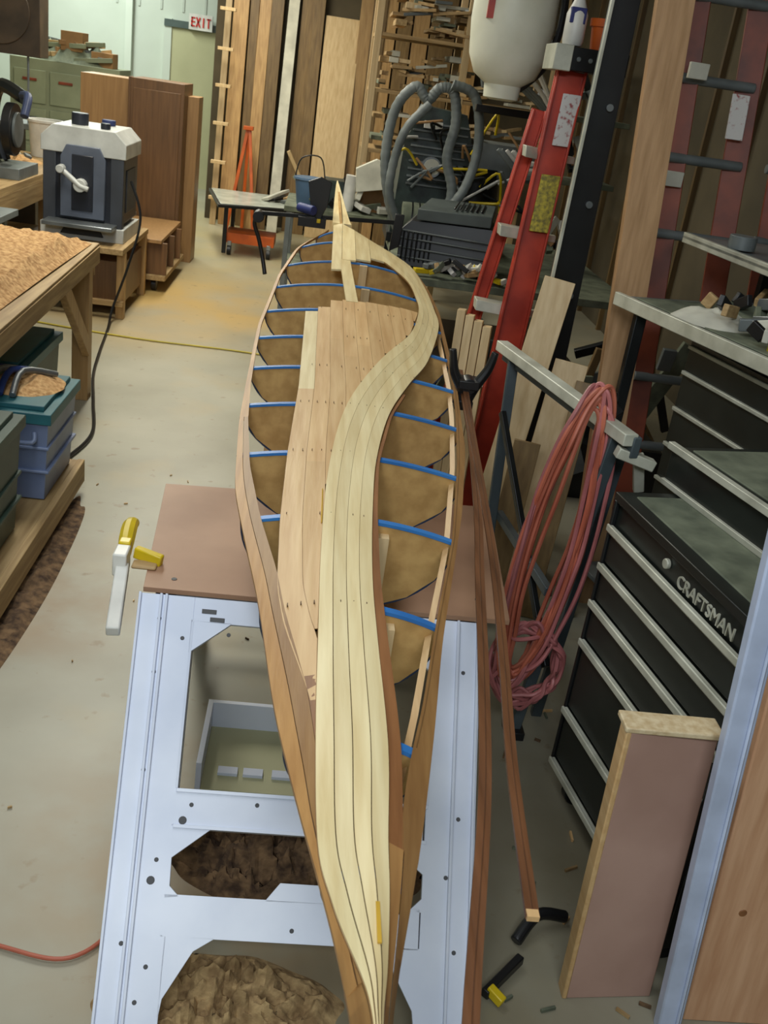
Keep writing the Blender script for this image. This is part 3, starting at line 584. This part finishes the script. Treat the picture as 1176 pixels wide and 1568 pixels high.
g=B('orange_pot'); g.lathe((1.10,4.6,2.111),[(.05,0),(.06,.09),(.068,.09),(.07,.12),(.055,.12)],orange); g.done()
g=B('leaning_planks')
def pl(xa,za,xb,zb,w,y0,y1,m,t=.03,tn=0): g.beam((xa,y0,za),(xb,y1,zb),w,t,m,side=(1,-.25,0),tint=tn)
for i in range(4): pl(.60+i*.034,1.09-i*.014,.60+i*.03,0,.033,3.95-i*.02,3.85-i*.02,woodz3,.07,rt()*.6)
pl(.93,1.28,.74,0,.12,3.8,3.6,woodz3,.035,.1); pl(.975,1.25,.80,0,.05,3.86,3.66,woodz,.035,-.2)
pl(1.03,.98,.90,0,.13,3.75,3.55,woodz3,.03,-.2); pl(1.08,.93,.98,0,.08,3.66,3.46,woodz2,.03,.3); pl(.86,.72,.80,0,.1,3.5,3.4,woodz2,.02,0)
g.done(bevel=.002)
g=B('lumber_board'); g.hexa([(1.19,3.62,0),(1.32,3.62,0),(1.32,3.66,0),(1.19,3.66,0),(1.03,3.80,2.75),(1.16,3.80,2.75),(1.16,3.84,2.75),(1.03,3.84,2.75)],W('board_warm',(196,156,114),(166,128,88),'z'),-.1)
for x,z in((1.13,1.45),(1.11,1.9),(1.17,.95)): g.cyl((x,3.69+.035*z,z),(x,3.67+.045*z,z),.012,woodz2,12,tint=-1)
g.done(bevel=.004)
g=B('black_steel_channel'); g.hexa([(.90,3.9,0),(1.05,3.9,0),(1.05,3.94,0),(.90,3.94,0),(.965,4.0,2.7),(1.06,4.0,2.7),(1.06,4.04,2.7),(.965,4.04,2.7)],blks)
g.beam((.90,3.89,0),(.965,3.99,2.7),.012,.02,silver); 
for z in(.5,.85,1.2,1.55,1.9): g.cyl((1.0+.012*z,3.91+.03*z,z),(1.0+.012*z,3.885+.037*z,z),.014,galv,14,tint=-1)
g.done(bevel=.002)
g=B('extension_ladder')
for xa in(1.40,1.66): g.beam((xa+.12,4.1,0),(xa-.04,4.45,2.9),.10,.035,redd,side=(1,-.3,0),tint=rt()*.5)
for i in range(9):
    z=.25+i*.3; g.cyl((1.38+.1-.055*z,4.08+.12*z,z),(1.80-.055*z,4.08+.12*z,z),.02,galv)
for z in(1.67,2.08): g.beam((1.38,4.22+.02*z,z),(1.46,4.22+.02*z,z),.02,.06,paper,side=(0,1,0))
g.prism([(1.60,4.28,1.85),(1.67,4.27,1.85),(1.66,4.28,2.02),(1.59,4.29,2.02)],(0,-.008,0),labw)
g.done(bevel=.003)
g=B('extension_ladder.001')
for xa in(1.95,2.3): g.beam((xa+.12,4.3,0),(xa-.04,4.65,2.9),.10,.035,redd,side=(1,-.3,0),tint=rt())
for i in range(9):
    z=.25+i*.3; g.cyl((2.0-.055*z,4.3+.12*z,z),(2.44-.055*z,4.3+.12*z,z),.02,galv)
g.done(bevel=.003)
g=B('folding_work_stand')
g.beam((.67,3.38,1.1),(.885,2.48,1.1),.035,.042,silver,side=(0,0,1),tint=.5); g.beam((.69,3.38,1.08),(.905,2.48,1.08),.06,.025,legm,side=(0,0,1))
g.beam((.87,2.56,1.08),(.80,2.66,0),.035,.025,legm); g.beam((.70,3.28,1.08),(.76,3.3,0),.035,.025,legm); g.beam((.93,2.66,1.05),(.90,2.78,0),.035,.025,legm)
g.beam((.80,2.62,.55),(.76,3.3,.5),.03,.025,legm,side=(0,0,1)); g.beam((.69,3.25,.9),(.84,2.6,.3),.025,.02,blks,side=(0,0,1))
g.beam((.86,2.50,1.06),(.97,2.50,1.03),.03,.035,silver,side=(0,0,1)); g.beam((.845,2.72,1.15),(.90,2.68,1.10),.04,.03,blks); g.beam((.93,2.52,1.05),(.97,2.56,.93),.03,.02,silver)
g.cyl((.855,2.72,1.14),(.90,2.72,1.14),.022,blks); g.box(.77,.83,2.62,2.70,0,.03,blk); g.done(bevel=.003)
g=B('extension_cord_coil')
for i in range(14):
    wv=.075+.035*rt()*.8; hh=.45+.045*rt(); cxx=.768+.018*rt(); pts=[]
    for k in range(18):
        a=2*math.pi*k/18; s_=math.sin(a); zz=.73+hh*s_
        wid=wv*(1.0 if s_<0 else 1-.15*s_); pts.append((cxx+wid*math.cos(a)+.045*s_+rt()*.005,2.58+.03*math.cos(a)*(1 if i%2 else -1)+rt()*.012+.03*s_,max(.03,zz)))
    g.tube(cat(pts,5,True),.0068,cord if i%3 else cordp,7,True,tint=rt())
for i in range(8):
    pts=[(.765+(.10+.02*rt())*math.cos(a),2.56+.03*rt(),.33+(.13+.03*rt())*math.sin(a)) for a in [2*math.pi*k/12 for k in range(12)]]
    g.tube(cat(pts,5,True),.0068,cordp,7,True,tint=rt())
g.done()
g=B('rolling_tool_chest')
p0=Vector((.865,2.4,0)); d=Vector((.11,-.62,0)).normalized(); n_=Vector((d.y,-d.x,0)); n_=n_ if n_.x>0 else -n_
Ln=.70; Dp=.50
def T(a,b,z): return p0+d*a+n_*b+Vector((0,0,z))
def tb(a0,a1,b0,b1,z0,z1,m,t=0.): g.hexa([T(a0,b0,z0),T(a1,b0,z0),T(a1,b1,z0),T(a0,b1,z0),T(a0,b0,z1),T(a1,b0,z1),T(a1,b1,z1),T(a0,b1,z1)],m,t)
tb(0,Ln,0,Dp,.10,.96,grn); tb(-.008,Ln+.008,-.012,Dp,.955,.98,grn,.6); tb(.03,Ln-.02,.03,Dp-.02,.978,.984,dusty)
hzs=[.875,.76,.645,.52,.29,.11]
for i,z in enumerate(hzs):
    zb=(hzs[i+1]+.025) if i<5 else .06
    tb(.012,Ln-.012,-.02,-.006,z-.006,z+.016,silver); tb(.012,Ln-.012,-.026,-.018,z+.0,z+.02,silver,.3)
    if i<5: tb(.015,Ln-.015,-.008,0,zb-.003,z-.012,grn,.5)
tb(0,.012,-.014,0,.1,.96,blks,.6); tb(Ln-.012,Ln,-.014,0,.1,.96,blks,.6)
g.cyl(T(.30,-.012,.925),T(.30,.0,.925),.013,silver,18)
for a in(.07,Ln-.07):
    for b in(.06,Dp-.06): g.cyl(T(a-.015,b,.045),T(a+.015,b,.045),.045,blk,18); g.cyl(T(a,b,.05),T(a,b,.11),.018,steel)
tc_=g.done(bevel=.003)
cu=bpy.data.curves.new('name_plate','FONT'); cu.body='CRAFTSMAN'; cu.size=.044; cu.extrude=.002
tx=bpy.data.objects.new('name_plate',cu); sc.collection.objects.link(tx); cu.materials.append(silver)
X=d; Z=Vector((0,0,1))
mt=Matrix((X,Z,X.cross(Z))).transposed().to_4x4(); mt.translation=T(.375,-.016,.908); tx.matrix_world=mt; tx.parent=tc_
g=B('tool_tray'); 
def quad(a,b,dep,z0,z1,m,t=0):
    a=Vector(a+(0,));b=Vector(b+(0,));dd=(b-a).normalized();q=Vector((-dd.y,dd.x,0)); q=q if q.x>0 else -q
    g.hexa([a+Vector((0,0,z0)),b+Vector((0,0,z0)),b+q*dep+Vector((0,0,z0)),a+q*dep+Vector((0,0,z0)),a+Vector((0,0,z1)),b+Vector((0,0,z1)),b+q*dep+Vector((0,0,z1)),a+q*dep+Vector((0,0,z1))],m,t)
quad((.995,2.50),(1.16,1.84),.02,1.085,1.105,silver); quad((1.01,2.50),(1.175,1.84),.40,.985,1.09,grn,.4); quad((1.06,2.48),(1.22,1.86),.36,1.088,1.094,dusty)
quad((1.0,2.5),(1.165,1.84),.02,.984,1.0,silver,-.6)
g.done(bevel=.002)
g=B('steel_shelf_unit')
quad((1.11,3.60),(1.36,2.72),.62,1.27,1.285,galv); quad((1.09,3.60),(1.36,2.72),.02,1.25,1.297,silver); quad((1.16,3.56),(1.40,2.78),.5,1.286,1.292,dusty)
quad((1.43,4.0),(1.53,3.20),.6,1.47,1.485,galv); quad((1.43,4.0),(1.53,3.20),.02,1.455,1.495,silver)
quad((1.19,3.6),(1.40,2.8),.55,.18,.20,galv)
for a,zt in(((1.17,3.50),1.27),((1.44,2.80),1.27),((1.72,3.80),1.47),((1.98,2.95),1.47)): g.box(a[0]-.02,a[0]+.02,a[1]-.02,a[1]+.02,0,zt,blks)
g.mound(1.36,3.3,.14,.16,.04,1.29,paper,3); g.mound(1.5,3.45,.15,.2,.04,1.29,dusty,6)
for i in range(34):
    x=random.uniform(1.32,1.75); y=random.uniform(2.9,3.5); g.beam((x,y,1.31+random.random()*.04),(x+rt()*.1,y+rt()*.1,1.32+random.random()*.05),.04,.02,random.choice([galv,steel,dusty,woodx,paper,blk]),side=(0,0,1),tint=rt())
g.cyl((1.42,2.92,1.29),(1.42,2.92,1.32),.03,yel); g.cyl((1.55,3.7,1.49),(1.55,3.7,1.54),.05,galv); g.done(bevel=.003)
g=B('parts_drawer_cabinet'); quad((1.30,3.30),(1.42,2.78),.45,.21,1.22,grn)
for i,z in enumerate((.45,.58,.71,.84,.97,1.10,1.19)): quad((1.288,3.29),(1.408,2.79),.014,z,z+.014,silver,-.8)
g.done(bevel=.003)
g=B('pink_panel'); g.hexa([(.76,1.64,0),(.97,1.66,0),(.97,1.70,0),(.76,1.68,0),(.735,1.64,.755),(.93,1.66,.755),(.93,1.70,.755),(.735,1.68,.755)],pink); g.hexa([(.75,1.638,0),(.762,1.638,0),(.762,1.682,0),(.75,1.682,0),(.725,1.638,.757),(.737,1.638,.757),(.737,1.682,.757),(.725,1.682,.757)],cedar); g.box(.722,.932,1.637,1.702,.755,.768,M('pale_edge',(214,196,160),(190,166,126),ns=(60,60,60))); g.done(bevel=.003)
g=B('painted_pole'); g.beam((.985,1.58,0),(.885,1.60,1.35),.055,.03,poleb,side=(1,0,0)); g.beam((1.0,1.562,0),(.90,1.582,1.35),.008,.01,poleb,tint=.8); g.done(bevel=.006)
g=B('pine_plank'); g.hexa([(1.03,1.60,0),(1.26,1.60,0),(1.26,1.64,0),(1.03,1.64,0),(.985,1.66,1.15),(1.21,1.66,1.15),(1.21,1.70,1.15),(.985,1.70,1.15)],W('pine_tan',(214,170,134),(190,142,106),'z'))
for x,z in((1.09,.32),(1.12,.7)): g.cyl((x,1.615+.05*z,z),(x,1.60+.05*z,z),.012,cedar_d,14)
g.done(bevel=.004)
g=B('floor_clamp'); g.tube(cat([(.66,1.78,.02),(.72,1.84,.05),(.80,1.86,.03)],5),.016,blk); g.beam((.56,1.62,.02),(.66,1.72,.03),.025,.02,blk,side=(0,0,1)); g.beam((.60,1.60,.02),(.57,1.63,.03),.025,.02,yel,side=(0,0,1)); g.done(bevel=.003)
g=B('floor_debris')
for i in range(34):
    x=random.uniform(.5,1.0); y=random.uniform(1.5,2.9); a=random.random()*3; l=.015+random.random()*.03
    g.beam((x,y,.005),(x+math.cos(a)*l,y+math.sin(a)*l,.006),.008,.006,random.choice([woodx,shav,dusty,cedar]),side=(0,0,1),tint=rt())
for i in range(30):
    x=random.uniform(-.9,.5); y=random.uniform(1.5,5); a=random.random()*3; l=.006+random.random()*.015
    g.beam((x,y,.003),(x+math.cos(a)*l,y+math.sin(a)*l,.004),.006,.004,random.choice([cedar,shav,woodx]),side=(0,0,1),tint=rt())
g.done()
g=B('stacked_junk')
for i in range(40):
    x=random.uniform(.85,1.9); y=random.uniform(4.8,5.25); g.beam((x,y,random.uniform(.05,.8)),(x+rt()*.2,y+rt()*.05,random.uniform(.1,.85)),random.uniform(.04,.12),.03,random.choice([blk,dusty,blks,darkgreen,woodz2,galv]),tint=rt())
g.box(.85,1.9,4.8,5.25,0,.3,blks); g.done(bevel=.003)
# ------------------------------------------------------------ lights
def area(name,loc,sx,sy,e,c,rx=0):
    l=bpy.data.lights.new(name,'AREA'); l.shape='RECTANGLE'; l.size=sx; l.size_y=sy; l.energy=e; l.color=c
    o=bpy.data.objects.new(name,l); o.location=loc; o.rotation_euler=(math.radians(rx),0,0); sc.collection.objects.link(o); return o
area('ceiling_light',(-.7,1.8,3.5),.5,2.6,40,(.9,.96,1)); area('ceiling_light.001',(-1.3,6.2,3.5),.5,2.6,112,(1,.97,.84)); area('ceiling_light.002',(-1.3,10.2,3.5),.5,2.4,120,(1,.95,.78)); area('ceiling_light.003',(-3.3,13.6,3.5),.5,2.0,125,(.92,1,.93))
area('rear_fill_light',(-.2,-1.2,3.2),2.2,.5,72,(.86,.93,1),50)  # added fill lamp, not a fixture: tilted from behind camera to brighten front faces
w_=bpy.data.worlds.new('w'); sc.world=w_; w_.use_nodes=True; w_.node_tree.nodes['Background'].inputs[0].default_value=(.8,.9,1,1); w_.node_tree.nodes['Background'].inputs[1].default_value=.3
# ------------------------------------------------------------ camera
th,ps,ro=map(math.radians,(23.5,5.9,8.5))
Fv=Vector((math.cos(th)*math.sin(ps),math.cos(th)*math.cos(ps),-math.sin(th)))
R0=Vector((math.cos(ps),-math.sin(ps),0)); U0=R0.cross(Fv)
Rv=math.cos(ro)*R0+math.sin(ro)*U0; Uv=math.cos(ro)*U0-math.sin(ro)*R0
ca=bpy.data.cameras.new('camera'); ca.sensor_fit='VERTICAL'; ca.sensor_height=36; ca.lens=36*1556/1600; ca.clip_start=.05
ca.dof.use_dof=True; ca.dof.focus_distance=2.4; ca.dof.aperture_fstop=14
co=bpy.data.objects.new('camera',ca); sc.collection.objects.link(co)
mt=Matrix((Rv,Uv,-Fv)).transposed().to_4x4(); mt.translation=(0,0,1.9); co.matrix_world=mt; sc.camera=co
